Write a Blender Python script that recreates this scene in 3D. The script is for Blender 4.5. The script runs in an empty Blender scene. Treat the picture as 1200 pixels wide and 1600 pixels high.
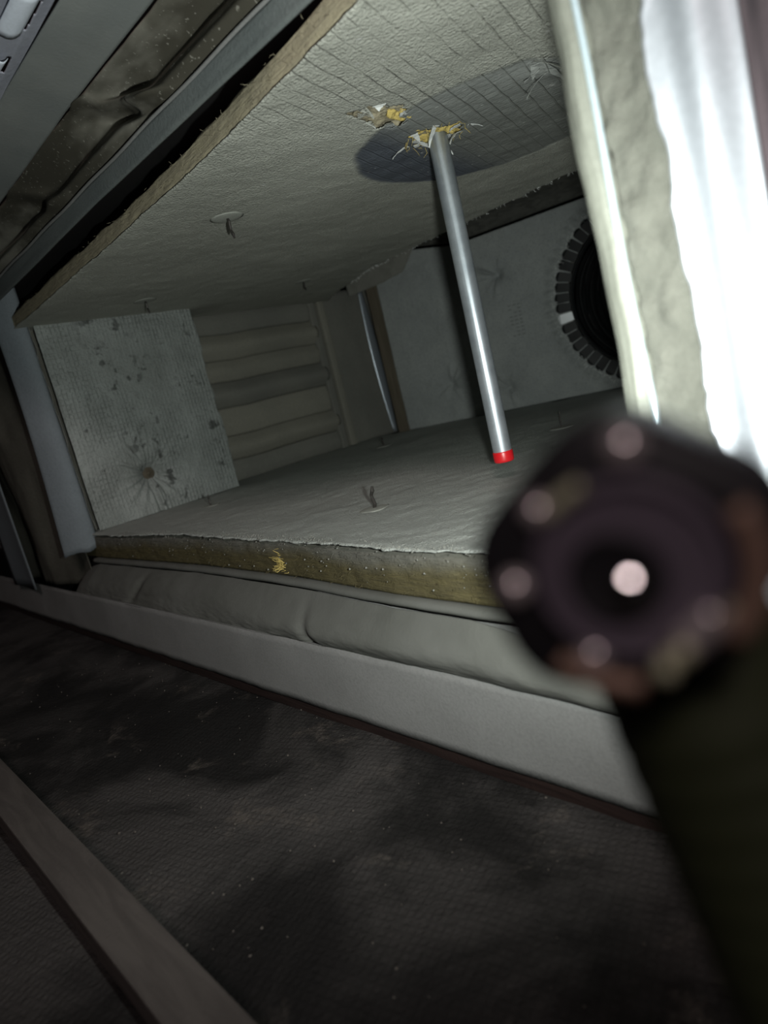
import bpy, bmesh, math, random
import numpy as np
from mathutils import Vector, Matrix
random.seed(7); rng = np.random.RandomState(7)
SC = bpy.context.scene; COL = SC.collection
PI = math.pi
# ------------------------------------------------------------------ camera
CR = Vector((.669006, .705681, -.233335)); CDN = Vector((-.018514, -.298016, -.954381)); CF = Vector((-.743026, .642807, -.186309))
CAM = Vector((0, 0, .1375))
cd = bpy.data.cameras.new('camera'); cam = bpy.data.objects.new('camera', cd); COL.objects.link(cam)
cam.matrix_world = Matrix(((CR.x, -CDN.x, -CF.x, CAM.x), (CR.y, -CDN.y, -CF.y, CAM.y), (CR.z, -CDN.z, -CF.z, CAM.z), (0, 0, 0, 1)))
cd.sensor_fit = 'VERTICAL'; cd.sensor_height = 36; cd.lens = 1051.73 / 1600 * 36
cd.clip_start = .004; cd.clip_end = 50
cd.dof.use_dof = True; cd.dof.focus_distance = .70; cd.dof.aperture_fstop = 5.6
SC.camera = cam
# ------------------------------------------------------------------ world, lamp behind the viewer, exposure
w = bpy.data.worlds.new('world'); SC.world = w; w.use_nodes = True
w.node_tree.nodes['Background'].inputs[0].default_value = (1, .86, .84, 1)
w.node_tree.nodes['Background'].inputs[1].default_value = .006
ld = bpy.data.lights.new('room_lamp', 'POINT'); ld.energy = 40; ld.color = (1, .84, .82); ld.shadow_soft_size = .2
lo = bpy.data.objects.new('room_lamp', ld); COL.objects.link(lo); lo.location = (.8, -.8, 1.5)
SC.view_settings.view_transform = 'Standard'; SC.view_settings.look = 'None'
SC.view_settings.exposure = 0; SC.view_settings.gamma = 1; SC.view_settings.use_curve_mapping = False
TORCH = 17.0          # watts of the torch's lamp
# ------------------------------------------------------------------ node helpers
class NT:
    def __init__(s, name):
        s.m = bpy.data.materials.new(name); s.m.use_nodes = True; s.t = s.m.node_tree
        s.b = s.t.nodes['Principled BSDF']; s.co = s.n('ShaderNodeTexCoord').outputs['Object']
    def n(s, k, **kw):
        x = s.t.nodes.new(k)
        for a, v in kw.items(): setattr(x, a, v)
        return x
    def put(s, sock, v):
        if isinstance(v, bpy.types.NodeSocket): s.t.links.new(v, sock)
        elif v is not None:
            if hasattr(sock.default_value, '__len__') and len(sock.default_value) == 4 and len(v) == 3: v = tuple(v) + (1,)
            sock.default_value = v
    def math(s, op, a, b=None, c=None, clamp=False):
        x = s.n('ShaderNodeMath', operation=op, use_clamp=clamp); s.put(x.inputs[0], a)
        if b is not None: s.put(x.inputs[1], b)
        if c is not None: s.put(x.inputs[2], c)
        return x.outputs[0]
    def noise(s, scale, detail=4, rough=.55, vec=None, dist=0):
        x = s.n('ShaderNodeTexNoise'); s.put(x.inputs['Vector'], vec or s.co); x.inputs['Scale'].default_value = scale
        x.inputs['Detail'].default_value = detail; x.inputs['Roughness'].default_value = rough; x.inputs['Distortion'].default_value = dist
        return x.outputs['Fac']
    def vor(s, scale, vec=None):
        x = s.n('ShaderNodeTexVoronoi'); s.put(x.inputs['Vector'], vec or s.co); x.inputs['Scale'].default_value = scale
        return x.outputs['Distance']
    def rng(s, v, a, b, c=0, d=1, smooth=True):
        x = s.n('ShaderNodeMapRange', interpolation_type='SMOOTHSTEP' if smooth else 'LINEAR'); s.put(x.inputs[0], v)
        for i, q in enumerate((a, b, c, d)): s.put(x.inputs[i + 1], q)
        return x.outputs[0]
    def mix(s, f, a, b):
        x = s.n('ShaderNodeMix', data_type='RGBA'); s.put(x.inputs[0], f); s.put(x.inputs[6], a); s.put(x.inputs[7], b); return x.outputs[2]
    def dot(s, v, off=0, vec=None):
        x = s.n('ShaderNodeVectorMath', operation='DOT_PRODUCT'); s.put(x.inputs[0], vec or s.co); x.inputs[1].default_value = v
        return s.math('SUBTRACT', x.outputs['Value'], off)
    def mapv(s, scale=(1, 1, 1), rot=(0, 0, 0)):
        x = s.n('ShaderNodeMapping'); s.put(x.inputs['Vector'], s.co); x.inputs['Scale'].default_value = scale; x.inputs['Rotation'].default_value = rot
        return x.outputs[0]
    def lines(s, coord, spacing, width, wob=0):
        """1 on thin lines every `spacing` along coord"""
        if wob: coord = s.math('ADD', coord, s.math('MULTIPLY', s.math('SUBTRACT', s.noise(14, 2), .5), wob))
        f = s.math('PINGPONG', coord, spacing / 2)
        return s.rng(f, 0, width, 1, 0)
    def bump(s, h, strength=1, dist=.001, prev=None):
        x = s.n('ShaderNodeBump'); x.inputs['Strength'].default_value = strength; x.inputs['Distance'].default_value = dist
        s.put(x.inputs['Height'], h)
        if prev is not None: s.put(x.inputs['Normal'], prev)
        return x.outputs[0]
    def fin(s, col, rough=.85, metal=0, nrm=None, spec=.3):
        s.put(s.b.inputs['Base Color'], col); s.put(s.b.inputs['Roughness'], rough); s.put(s.b.inputs['Metallic'], metal)
        s.b.inputs['Specular IOR Level'].default_value = spec
        if nrm is not None: s.put(s.b.inputs['Normal'], nrm)
        return s.m
def dust(name, c1, c2, grain=600, gd=.0012, metal=0., rough=.9, patch=6, spec=.2):
    t = NT(name); a = t.noise(patch, 5, .6); g = t.noise(grain, 3, .6)
    col = t.mix(t.rng(a, .3, .7), c1, c2); col = t.mix(t.rng(g, .35, .75, 0, .3), col, tuple(x * .6 for x in c1))
    return t.fin(col, rough, metal, t.bump(g, 1, gd, t.bump(t.noise(60, 4), .5, gd * .6)), spec)
def plain(name, c, rough=.6, metal=0, spec=.4):
    t = NT(name); g = t.noise(300, 3)
    return t.fin(t.mix(t.rng(g, .3, .7, 0, .25), c, tuple(x * .7 for x in c)), rough, metal, t.bump(g, .3, .0003), spec)
# ------------------------------------------------------------------ object helpers
def link(name, me, mat, parent=None, smooth=False, **props):
    if mat is not None and not me.materials: me.materials.append(mat)
    if smooth:
        for p in me.polygons: p.use_smooth = True
    o = bpy.data.objects.new(name, me); COL.objects.link(o)
    if parent is not None: adopt(o, parent)
    for k, v in props.items(): o[k] = v
    return o
def wloc(o):
    v = Vector(o.location)
    while o.parent is not None and o.type != 'EMPTY': o = o.parent; v = Vector(o.location)
    return v
def adopt(o, parent):
    o.parent = parent
    tot = Vector((0, 0, 0)); q = parent; inv = Matrix.Identity(4)
    mw = Matrix.Identity(4); chain = []
    while q is not None: chain.append(q); q = q.parent
    for q in reversed(chain): mw = mw @ q.matrix_parent_inverse @ q.matrix_basis
    o.matrix_parent_inverse = mw.inverted()
def thing(name, label, cat, loc, group=None):
    o = bpy.data.objects.new(name, None); COL.objects.link(o); o.location = loc; o.empty_display_size = .02
    tag(o, label, cat, group); return o
def tag(o, label, cat, group=None):
    o['label'] = label; o['category'] = cat
    if group: o['group'] = group
    return o
def mesh(name, V, F):
    me = bpy.data.meshes.new(name); me.from_pydata([tuple(v) for v in V], [], [tuple(f) for f in F]); me.update(); return me
def from_bm(name, bm):
    bmesh.ops.recalc_face_normals(bm, faces=bm.faces)
    me = bpy.data.meshes.new(name); bm.to_mesh(me); bm.free(); return me
def grid(name, fn, us, vs, keep=None, thick=0, nrm=(0, 0, 1)):
    """surface fn(u,v)->(x,y,z); keep(u,v) drops cells; thick adds a back skin along nrm"""
    nu, nv = len(us), len(vs)
    U, Vv = np.meshgrid(us, vs, indexing='ij')
    P = np.stack(fn(U, Vv), -1).reshape(-1, 3)
    i, j = np.meshgrid(np.arange(nu - 1), np.arange(nv - 1), indexing='ij')
    a = (i * nv + j).ravel(); F = np.stack([a, a + nv, a + nv + 1, a + 1], -1)
    if keep is not None:
        cu = (U[:-1, :-1] + U[1:, 1:]) / 2; cv = (Vv[:-1, :-1] + Vv[1:, 1:]) / 2
        F = F[keep(cu, cv).ravel()]
    if thick:
        from collections import Counter
        n = len(P); P2 = P + np.array(nrm) * thick
        E = np.concatenate([F[:, [0, 1]], F[:, [1, 2]], F[:, [2, 3]], F[:, [3, 0]]])
        key = np.sort(E, 1); k = key[:, 0] * n + key[:, 1]
        u_, inv, cnt = np.unique(k, return_inverse=True, return_counts=True)
        B = E[cnt[inv.ravel()] == 1]
        S = np.stack([B[:, 1], B[:, 0], B[:, 0] + n, B[:, 1] + n], -1)
        F = np.concatenate([F, F[:, ::-1] + n, S]); P = np.concatenate([P, P2])
    used = np.unique(F); remap = -np.ones(len(P), int); remap[used] = np.arange(len(used))
    return mesh(name, P[used].tolist(), remap[F].tolist())
def vn(x, y, s, seed=0):
    """smooth value noise on arrays, range about -1..1"""
    r = np.random.RandomState(seed); T = r.rand(64, 64) * 2 - 1
    x = np.asarray(x, float) * s + 100; y = np.asarray(y, float) * s + 100
    xi = np.floor(x).astype(int); yi = np.floor(y).astype(int); fx = x - xi; fy = y - yi
    fx = fx * fx * (3 - 2 * fx); fy = fy * fy * (3 - 2 * fy)
    g = lambda a, b: T[a % 64, b % 64]
    return (g(xi, yi) * (1 - fx) + g(xi + 1, yi) * fx) * (1 - fy) + (g(xi, yi + 1) * (1 - fx) + g(xi + 1, yi + 1) * fx) * fy
def fbm(x, y, s, seed=0, o=3): return sum(vn(x, y, s * 2 ** k, seed + k) * .5 ** k for k in range(o))
def box(name, mat, parent, lo_, hi_, bev=.001, seg=1, M=None, **p):
    bm = bmesh.new(); bmesh.ops.create_cube(bm, size=1)
    c = [(a + b) / 2 for a, b in zip(lo_, hi_)]; d = [b - a for a, b in zip(lo_, hi_)]
    for v in bm.verts: v.co = Vector([v.co[i] * d[i] + c[i] for i in range(3)])
    if bev: bmesh.ops.bevel(bm, geom=list(bm.edges), offset=bev, segments=seg, affect='EDGES', profile=.6)
    if M is not None: bmesh.ops.transform(bm, matrix=M, verts=bm.verts)
    return link(name, from_bm(name, bm), mat, parent, **p)
def ring_lathe(name, prof, n, axis_o, ax, ux, uy, closed=False):
    """revolve profile [(r, h)] around axis ax through axis_o"""
    V, F = [], []
    for r, h in prof:
        for k in range(n):
            a = 2 * PI * k / n; V.append(axis_o + ax * h + ux * (r * math.cos(a)) + uy * (r * math.sin(a)))
    m = len(prof)
    for i in range(m - 1 + (1 if closed else 0)):
        for k in range(n):
            a = i * n + k; b = i * n + (k + 1) % n; i2 = (i + 1) % m
            F.append((a, b, i2 * n + (k + 1) % n, i2 * n + k))
    if not closed:
        if prof[0][0] > 1e-6: F.append(tuple(range(n))[::-1])
        if prof[-1][0] > 1e-6: F.append(tuple((m - 1) * n + k for k in range(n)))
    bm = bmesh.new(); vs = [bm.verts.new(v) for v in V]
    for f in F: bm.faces.new([vs[i] for i in f])
    bmesh.ops.remove_doubles(bm, verts=bm.verts, dist=1e-6)
    return from_bm(name, bm)
def tube(name, pts, r, n=8):
    V, F = [], []; pts = [Vector(p) for p in pts]; rr = r if hasattr(r, '__len__') else [r] * len(pts)
    for i, p in enumerate(pts):
        d = (pts[min(i + 1, len(pts) - 1)] - pts[max(i - 1, 0)]).normalized()
        ux = d.orthogonal().normalized() if i == 0 else (ux - d * ux.dot(d)).normalized(); uy = d.cross(ux)
        for k in range(n):
            a = 2 * PI * k / n; V.append(p + ux * (rr[i] * math.cos(a)) + uy * (rr[i] * math.sin(a)))
    for i in range(len(pts) - 1):
        for k in range(n): F.append((i * n + k, i * n + (k + 1) % n, (i + 1) * n + (k + 1) % n, (i + 1) * n + k))
    F.append(tuple(range(n))[::-1]); F.append(tuple((len(pts) - 1) * n + k for k in range(n)))
    return mesh(name, V, F)
def lerp(x, xs, ys): return np.interp(x, xs, ys)
X, Y, Z = Vector((1, 0, 0)), Vector((0, 1, 0)), Vector((0, 0, 1))
# ------------------------------------------------------------------ materials
DG = (.37, .375, .33)
def ceiling_facing():
    t = NT('ceiling_facing_dust')
    g = t.noise(420, 2, .6); g2 = t.noise(170, 3, .6); pa = t.noise(7, 4)
    cx = t.dot((1, .36, 0)); cy = t.dot((-.25, 1, 0))
    near = t.math('MAXIMUM', t.rng(t.dot((.75, -.66, 0)), -.68, -.54), t.rng(t.dot((1, 0, 0)), -.48, -.40))   # the scrim shows through towards the torn end
    near = t.math('MULTIPLY', near, t.rng(t.noise(16, 3), .35, .6, .25, 1))
    L1 = t.lines(cx, .0165, .0013, .005); L2 = t.lines(cy, .0105, .0010, .006)
    # wiped round patch where a collar used to sit
    dx = t.math('SUBTRACT', t.dot((1, 0, 0)), -.435); dy = t.math('SUBTRACT', t.dot((0, 1, 0)), .645)
    r = t.math('SQRT', t.math('ADD', t.math('MULTIPLY', dx, dx), t.math('MULTIPLY', dy, dy)))
    r = t.math('ADD', r, t.math('MULTIPLY', t.math('SUBTRACT', t.noise(22, 3), .5), .012))
    clean = t.rng(r, .140, .150, 1, 0)
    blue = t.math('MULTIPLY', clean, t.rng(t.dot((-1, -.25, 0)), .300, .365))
    col = t.mix(t.rng(pa, .3, .7), DG, (.43, .435, .385))
    col = t.mix(t.rng(g, .45, .72, 0, .35), col, (.21, .215, .185))
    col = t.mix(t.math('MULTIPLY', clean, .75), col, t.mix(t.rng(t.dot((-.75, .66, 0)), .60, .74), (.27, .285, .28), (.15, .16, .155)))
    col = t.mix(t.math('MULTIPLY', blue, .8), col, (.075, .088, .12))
    col = t.mix(t.rng(t.noise(120, 2, .5), .69, .74, 0, .7), col, (.5, .5, .48))     # pale crumbs
    dirt = t.math('SUBTRACT', 1, t.math('MULTIPLY', clean, .8))
    h = t.math('ADD', t.math('MULTIPLY', g, t.math('MULTIPLY', dirt, .9)), t.math('MULTIPLY', g2, .35))
    groove = t.math('MAXIMUM', L1, t.math('MULTIPLY', L2, .4))
    n1 = t.bump(h, 1, .0032)
    n2 = t.bump(t.math('MULTIPLY', groove, t.math('MAXIMUM', near, t.math('MULTIPLY', clean, .5))), 1, -.0011, n1)
    mesh_ = t.math('MAXIMUM', t.lines(cx, .004, .001), t.lines(cy, .004, .001))
    n3 = t.bump(t.math('MULTIPLY', mesh_, blue), .6, .0004, n2)
    col = t.mix(t.math('MULTIPLY', groove, t.math('MULTIPLY', near, .35)), col, (.2, .2, .17))
    return t.fin(col, t.math('SUBTRACT', .92, t.math('MULTIPLY', clean, .25)), t.math('MULTIPLY', clean, .15), n3, .25)
def fibre(name, c1, c2, c3, ymix):
    t = NT(name); v = t.mapv((40, 40, 420)); a = t.noise(1, 4, .6, v); b = t.noise(9, 4); g = t.noise(420, 3, .7)
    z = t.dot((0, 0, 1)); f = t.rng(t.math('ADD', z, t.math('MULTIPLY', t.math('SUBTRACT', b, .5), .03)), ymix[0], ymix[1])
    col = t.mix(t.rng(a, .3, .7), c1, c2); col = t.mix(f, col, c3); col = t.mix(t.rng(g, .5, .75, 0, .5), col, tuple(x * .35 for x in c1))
    return t.fin(col, 1, 0, t.bump(t.math('ADD', a, t.math('MULTIPLY', g, .6)), .8, .0016), .1)
def scrim(name, c1, c2, ua, va, sp, metal=.35, rough=.5, th=1., stains=True):
    t = NT(name); u = t.dot(ua); v = t.dot(va)
    Lu = t.lines(u, sp, sp * .28, .003); Lv = t.lines(v, sp * 1.2, sp * .24, .003)
    g = t.noise(300, 3, .65); pa = t.noise(9, 5, .65)
    col = t.mix(t.rng(pa, .35, .65), c1, c2)
    if stains:
        k = t.math('MAXIMUM', t.rng(t.noise(26, 4, .6), .63, .7, 0, .75), t.math('MULTIPLY', t.rng(t.noise(44, 4, .6), .58, .64, 0, .75), t.rng(t.math('ABSOLUTE', t.dot((0, 1, .12), .553)), .015, .06, 1, 0))); col = t.mix(k, col, (.035, .036, .033))
    col = t.mix(t.rng(g, .45, .75, 0, .4), col, tuple(x * .4 for x in c1))
    vis = t.math('MULTIPLY', t.rng(t.noise(12, 3), .35, .65, .2, 1), t.rng(t.noise(130, 2), .35, .6, .25, 1))
    h = t.math('ADD', t.math('MULTIPLY', t.math('MULTIPLY', t.math('MAXIMUM', Lu, t.math('MULTIPLY', Lv, .8)), vis), th), t.math('MULTIPLY', g, .8))
    n = t.bump(h, 1, .0022, t.bump(t.noise(35, 4), .5, .0016))
    return t.fin(col, rough, metal, n, .35)
def stained_floor():
    t = NT('dark_stained_liner')
    a = t.noise(5, 6, .62, dist=.6); b = t.noise(15, 8, .72, dist=.4); c = t.noise(3.1, 4, .6)
    col = t.mix(t.rng(a, .38, .62), (.014, .013, .0125), (.058, .053, .051))
    col = t.mix(t.rng(b, .56, .7, 0, .7), col, (.11, .094, .082))
    col = t.mix(t.rng(c, .5, .62, 0, .8), col, (.010, .009, .009))
    wv = t.math('MAXIMUM', t.lines(t.dot((1, .3, 0)), .006, .0022, .004), t.lines(t.dot((-.3, 1, 0)), .006, .0022, .004))
    n = t.bump(wv, .5, .0006, t.bump(t.noise(120, 5, .7), 1, .003))
    col = t.mix(t.math('MULTIPLY', wv, .15), col, (.005, .0045, .0045))
    return t.fin(col, .9, 0, n, .15)
def dirty_foil(name, c1, c2, c3, sc=5, th=(.45, .6), speck=True, metal=.15):
    t = NT(name); v = t.mapv((.45, 1, 1)); a = t.noise(sc, 5, .6, v); b = t.noise(300, 3, .6); col = t.mix(t.rng(t.noise(11, 4), .3, .7), c1, c2)
    col = t.mix(t.rng(a, *th), col, c3)
    if speck: col = t.mix(t.rng(t.noise(230, 2, .6), .64, .7, 0, .7), col, (.3, .29, .25))
    return t.fin(col, .72, metal, t.bump(b, .6, .0005, t.bump(t.noise(40, 3), .4, .0006)), .3)
def wood(name, c1, c2, sc=(14, 1.2, 14), rough=.85):
    t = NT(name); v = t.mapv(sc); a = t.noise(8, 5, .6, v, .8); b = t.noise(400, 2)
    return t.fin(t.mix(t.rng(a, .3, .7), c1, c2), rough, 0, t.bump(t.math('ADD', a, t.math('MULTIPLY', b, .4)), .7, .0014), .2)
def metal_pipe():
    t = NT('brushed_zinc_pipe'); v = t.mapv((420, 420, 5)); a = t.noise(1, 4, .6, v); b = t.noise(60, 4)
    tg = t.n('ShaderNodeTangent', direction_type='RADIAL', axis='Z'); t.put(t.b.inputs['Tangent'], tg.outputs[0]); t.b.inputs['Anisotropic'].default_value = .6; t.b.inputs['Anisotropic Rotation'].default_value = .25
    return t.fin(t.mix(t.rng(b, .35, .7), (.72, .78, .84), (.58, .64, .70)), t.rng(a, .3, .7,   .42, .55), .8, t.bump(a, .35, .0003), .5)
M_CEIL = ceiling_facing()
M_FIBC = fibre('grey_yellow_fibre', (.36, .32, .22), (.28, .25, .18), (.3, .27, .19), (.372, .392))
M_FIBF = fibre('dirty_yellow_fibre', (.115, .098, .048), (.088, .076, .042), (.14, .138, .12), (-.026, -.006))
M_YEL = fibre('bright_yellow_fibre', (.62, .48, .16), (.46, .36, .13), (.6, .45, .12), (9, 10))
M_FLOORF = dust('floor_facing_dust', (.37, .39, .365), (.43, .45, .42), 460, .0022)
M_LEFT = scrim('left_board_scrim', (.37, .395, .38), (.28, .30, .285), (0, 1, 0), (0, 0, 1), .0072, .2, .55, .7)
M_LEFT_EDGE = dust('dark_dusty_fibre', (.16, .155, .13), (.12, .115, .1), 400, .002)
UW = (.9283, .3721, 0)
M_BACK = scrim('back_board_foil', (.30, .32, .315), (.35, .37, .36), UW, (0, 0, 1), .0125, .1, .65, .15, stains=False)
M_DARKG = dust('dark_grey_dust', (.19, .19, .17), (.23, .228, .20), 300, .001)
M_RIB = dust('brown_grey_dust', (.24, .235, .20), (.29, .28, .235), 300, .0012)
M_BROWN = wood('dusty_brown_stud', (.10, .085, .062), (.14, .12, .09), (14, 14, 1.2))
M_STRIP = plain('bare_galvanised_steel', (.5, .56, .62), .35, .6)
M_BEAM = wood('dark_beam_wood', (.05, .05, .045), (.085, .085, .075), (1.2, 14, 14))
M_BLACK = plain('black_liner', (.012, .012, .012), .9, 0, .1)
M_TAB = plain('dark_steel_tab', (.012, .013, .0135), .55, .05, .3)
M_WHITE = plain('pale_clean_metal', (.8, .83, .85), .4, .1)
M_DUCT = plain('black_duct_liner', (.018, .019, .02), .42, 0, .5)
M_FLANGE = dust('grey_dusty_flange', (.21, .21, .205), (.245, .245, .24), 420, .0003, .05, .7, 9)
M_FOILB = dirty_foil('dusty_lower_foil', (.125, .127, .115), (.15, .152, .14), (.085, .085, .073), 6, (.52, .7), False)
M_FOILT = dirty_foil('soiled_upper_foil', (.22, .21, .175), (.30, .29, .25), (.07, .065, .05), 6, (.42, .56))
M_SHEET = dirty_foil('grey_header_sheet', (.2, .215, .21), (.25, .262, .25), (.16, .165, .15), 4, (.5, .7), False, .2)
M_CHANNEL = dust('blue_grey_channel', (.16, .18, .18), (.2, .22, .215), 350, .0006, .3, .55)
M_PURPLE = dust('purple_grey_panel', (.36, .37, .42), (.3, .31, .36), 200, .0005, .2, .6)
M_JAMB = dust('blue_grey_jamb', (.19, .215, .235), (.15, .17, .185), 260, .0006, .2, .6)
M_DARKFOIL = dust('dark_brown_foil', (.075, .072, .06), (.1, .096, .08), 200, .001, .1, .7)
M_CREAM = dust('cream_curled_foil', (.165, .17, .145), (.145, .15, .128), 260, .0004, .1, .5)
M_POSTF = dust('beige_dust_fibre', (.112, .112, .096), (.084, .085, .072), 500, .0012, 0, 1, 60)
M_FOILW = plain('bright_foil_tape', (.55, .58, .63), .46, .75, .5)
M_MAUVE = wood('dark_mauve_stud', (.018, .015, .018), (.085, .066, .072), (10, 10, .6))
M_FLOOR = stained_floor()
M_FBEAM = wood('grey_brown_floor_batten', (.085, .074, .068), (.06, .052, .048), (1.2, 14, 14))
M_PIPE = metal_pipe()
M_RED = plain('red_plastic_cap', (.62, .012, .018), .35, 0, .5)
M_PIN = plain('dark_steel_pin', (.06, .055, .05), .5, .5)
M_WASH = dust('dusty_washer', (.3, .31, .28), (.36, .37, .33), 500, .0006)
M_CRUMB = dust('crumb_dust', (.2, .205, .185), (.26, .26, .235), 500, .0006)
M_FLAP = plain('torn_pale_foil', (.66, .68, .66), .5, .1)
# ------------------------------------------------------------------ setting: floor and enclosing walls
def struct(o): o['kind'] = 'structure'; return o
us = np.linspace(-2.2, .9, 260); vs = np.linspace(-.9, .36, 120)
fl = struct(link('floor', grid('floor', lambda u, v: (u, v, -.178 + .0022 * fbm(u, v, 16, 3) + .003 * fbm(u, v, 4, 9)), us, vs, None, .02, (0, 0, -1)), M_FLOOR, None, True))
# the wall of the service space that carries the opening (seen only as dark depth behind the header gap)
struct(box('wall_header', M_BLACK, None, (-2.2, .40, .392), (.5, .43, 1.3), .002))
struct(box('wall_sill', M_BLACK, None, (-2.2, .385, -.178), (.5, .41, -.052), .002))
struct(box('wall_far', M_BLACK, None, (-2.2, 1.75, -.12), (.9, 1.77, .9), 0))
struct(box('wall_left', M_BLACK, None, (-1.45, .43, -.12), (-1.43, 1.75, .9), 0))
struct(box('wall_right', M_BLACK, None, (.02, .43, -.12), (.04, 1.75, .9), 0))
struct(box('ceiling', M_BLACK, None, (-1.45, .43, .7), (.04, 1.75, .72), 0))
# ------------------------------------------------------------------ ceiling insulation board
CB = ([-1.33, -1.03, -.89, -.75, -.52, -.12], [1.13, 1.004, .982, .971, .956, .93])
CFR = ([-1.33, -1.2, -.7, -.49, -.3, -.12], [.374, .372, .368, .361, .343, .336])
HC = 0.36
def ceil_front(x): return lerp(x, *CFR) + .0006 * fbm(x, x * 0, 90, 5)
def ceil_back(x): return lerp(x, *CB) + .004 * fbm(x, x * 0, 40, 6)
def ceil_z(x, y):
    z = HC + .0012 * fbm(x, y, 9, 11) + .0007 * fbm(x, y, 40, 12)
    z = z - .004 * np.exp(-((x + .325) ** 2 + (y - .585) ** 2) / .0004)
    return z
def ang_r(dx, dy, seed, amp): 
    a = np.arctan2(dy, dx); return 1 + amp * (np.sin(3 * a + seed) * .5 + np.sin(7 * a + 2 * seed) * .3 + np.sin(13 * a + seed) * .25)
def holes(x, y):
    dx, dy = x + .434, y - .484; p = dx * .97 + dy * .22; q = -dx * .22 + dy * .97
    h1 = (p / .017) ** 2 + (q / .034) ** 2 < ang_r(p, q, 1.3, .35) ** 2
    dx, dy = x + .459, y - .582; h2 = (dx / .0235) ** 2 + (dy / .026) ** 2 < ang_r(dx, dy, .4, .35) ** 2
    dx, dy = x + .325, y - .60; h3 = (dx / .004) ** 2 + (dy / .011) ** 2 < ang_r(dx, dy, 2, .5) ** 2
    return ~(h1 | h2 | h3)
cb = thing('ceiling_insulation_board', 'dust-caked insulation board roofing the box, yellow cut edge and round wiped patch', 'insulation', (-.72, .36, HC))
us = np.linspace(-1.33, -.12, 520); vv = np.linspace(0, 1, 300)
def cfn(u, v):
    y = ceil_front(u) + (ceil_back(u) - ceil_front(u)) * v
    edge = np.exp(-v / .006) * .0012
    return u, y, ceil_z(u, y) + edge
def ckeep(u, v): return holes(u, ceil_front(u) + (ceil_back(u) - ceil_front(u)) * v)
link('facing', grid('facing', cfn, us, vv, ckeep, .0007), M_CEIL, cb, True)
# the fibre core: a closed slab with a rough front edge
def slab(name, mat, parent, x0, x1, ff, bf, z0, z1, nx, ny, amp, seed, nz=10):
    bm = bmesh.new(); xs = np.linspace(x0, x1, nx)
    prof = []
    for j in range(ny + 1): prof.append(('b', 1 - j / ny))
    for j in range(1, nz): prof.append(('f', j / nz))
    for j in range(ny + 1): prof.append(('t', j / ny))
    for j in range(1, 4): prof.append(('k', 1 - j / 4))
    rings = []
    for x in xs:
        yf, yb = float(ff(np.array(x))), float(bf(np.array(x))); r = []
        for k, t in prof:
            if k == 'b': p = (x, yf + (yb - yf) * t, z0)
            elif k == 't': p = (x, yf + (yb - yf) * t, z1 + .002 * float(vn(x, t, 30, seed + 5)))
            elif k == 'f':
                d = amp * float(fbm(x, t * .04, 55, seed)) + amp * .8 * float(vn(x * 3, t, 60, seed + 3)); p = (x, yf + d - amp * 1.2 * math.sin(PI * t), z0 + (z1 - z0) * t)
            else: p = (x, yb, z0 + (z1 - z0) * t)
            r.append(bm.verts.new(p))
        rings.append(r)
    m = len(prof)
    for a, b in zip(rings[:-1], rings[1:]):
        for k in range(m): bm.faces.new((a[k], a[(k + 1) % m], b[(k + 1) % m], b[k]))
    bm.faces.new(rings[0]); bm.faces.new(rings[-1][::-1])
    return link(name, from_bm(name, bm), mat, parent, True)
TH = .021
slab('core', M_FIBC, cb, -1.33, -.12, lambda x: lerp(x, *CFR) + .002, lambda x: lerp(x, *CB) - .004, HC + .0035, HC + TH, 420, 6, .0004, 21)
# exposed wool in the two torn holes
def wool(name, parent, cx, cy, rx, ry, z, mat, seed, rot=0, label='exposed yellow glass wool'):
    U = np.linspace(-1, 1, 42)
    def fn(u, v):
        x = u * rx; y = v * ry; c, s = math.cos(rot), math.sin(rot)
        r = np.sqrt(u * u + v * v)
        return cx + x * c - y * s, cy + x * s + y * c, z + .0028 * fbm(x, y, 160, seed) + .002 * np.clip(r - .6, 0, 1)
    return link(name, grid(name, fn, U, U, lambda u, v: u * u + v * v < 1, .001), mat, parent, True, label=label)
wool('dusty_wool', cb, -.4345, .486, .021, .037, HC + .0022, M_FIBC, 31, .2, 'dust-greyed glass wool')
wool('torn_wool', cb, -.4285, .501, .012, .015, HC + .0010, M_YEL, 32, .2)
wool('torn_wool', cb, -.459, .582, .03, .034, HC + .0022, M_YEL, 33)
# ragged foil flaps hanging round the tears
def flap(parent, x, y, dx, dy, ln, wd, drop, seed, mat=None, z=HC):
    r = random.Random(seed); d = Vector((dx, dy, 0)).normalized(); s = Vector((-d.y, d.x, 0)); V, F = [], []
    n = 6
    for i in range(n + 1):
        t = i / n; wdt = wd * (1 - t) ** .7 * (1 + .25 * r.uniform(-1, 1)) + .0004
        p = Vector((x, y, z - .0004)) + d * (ln * t) - Z * (drop * t * t) + Z * .0006 * r.uniform(-1, 1)
        V += [p - s * wdt, p + s * wdt + Z * .001 * r.uniform(-1, 1)]
        V += [V[-2] + Z * .0004, V[-1] + Z * .0004]
    for i in range(n):
        a = i * 4; b = a + 4
        F += [(a, a + 1, b + 1, b), (a + 2, b + 2, b + 3, a + 3), (a, b, b + 2, a + 2), (a + 1, a + 3, b + 3, b + 1)]
    F += [(0, 2, 3, 1), (n * 4, n * 4 + 1, n * 4 + 3, n * 4 + 2)]
    return link('foil_flap', mesh('foil_flap', V, F), mat or M_FLAP, parent)
for k, a in enumerate((.3, 1.1, 1.9, 2.7, 3.3, 3.9, 4.6, 5.5)):
    c, s = math.cos(a), math.sin(a); flap(cb, -.459 + .027 * c, .582 + .029 * s, -c + .5 * s, -s - .4 * c, .012 + .010 * (k % 3), .0035, .004 + .008 * (k % 2), k)
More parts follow.
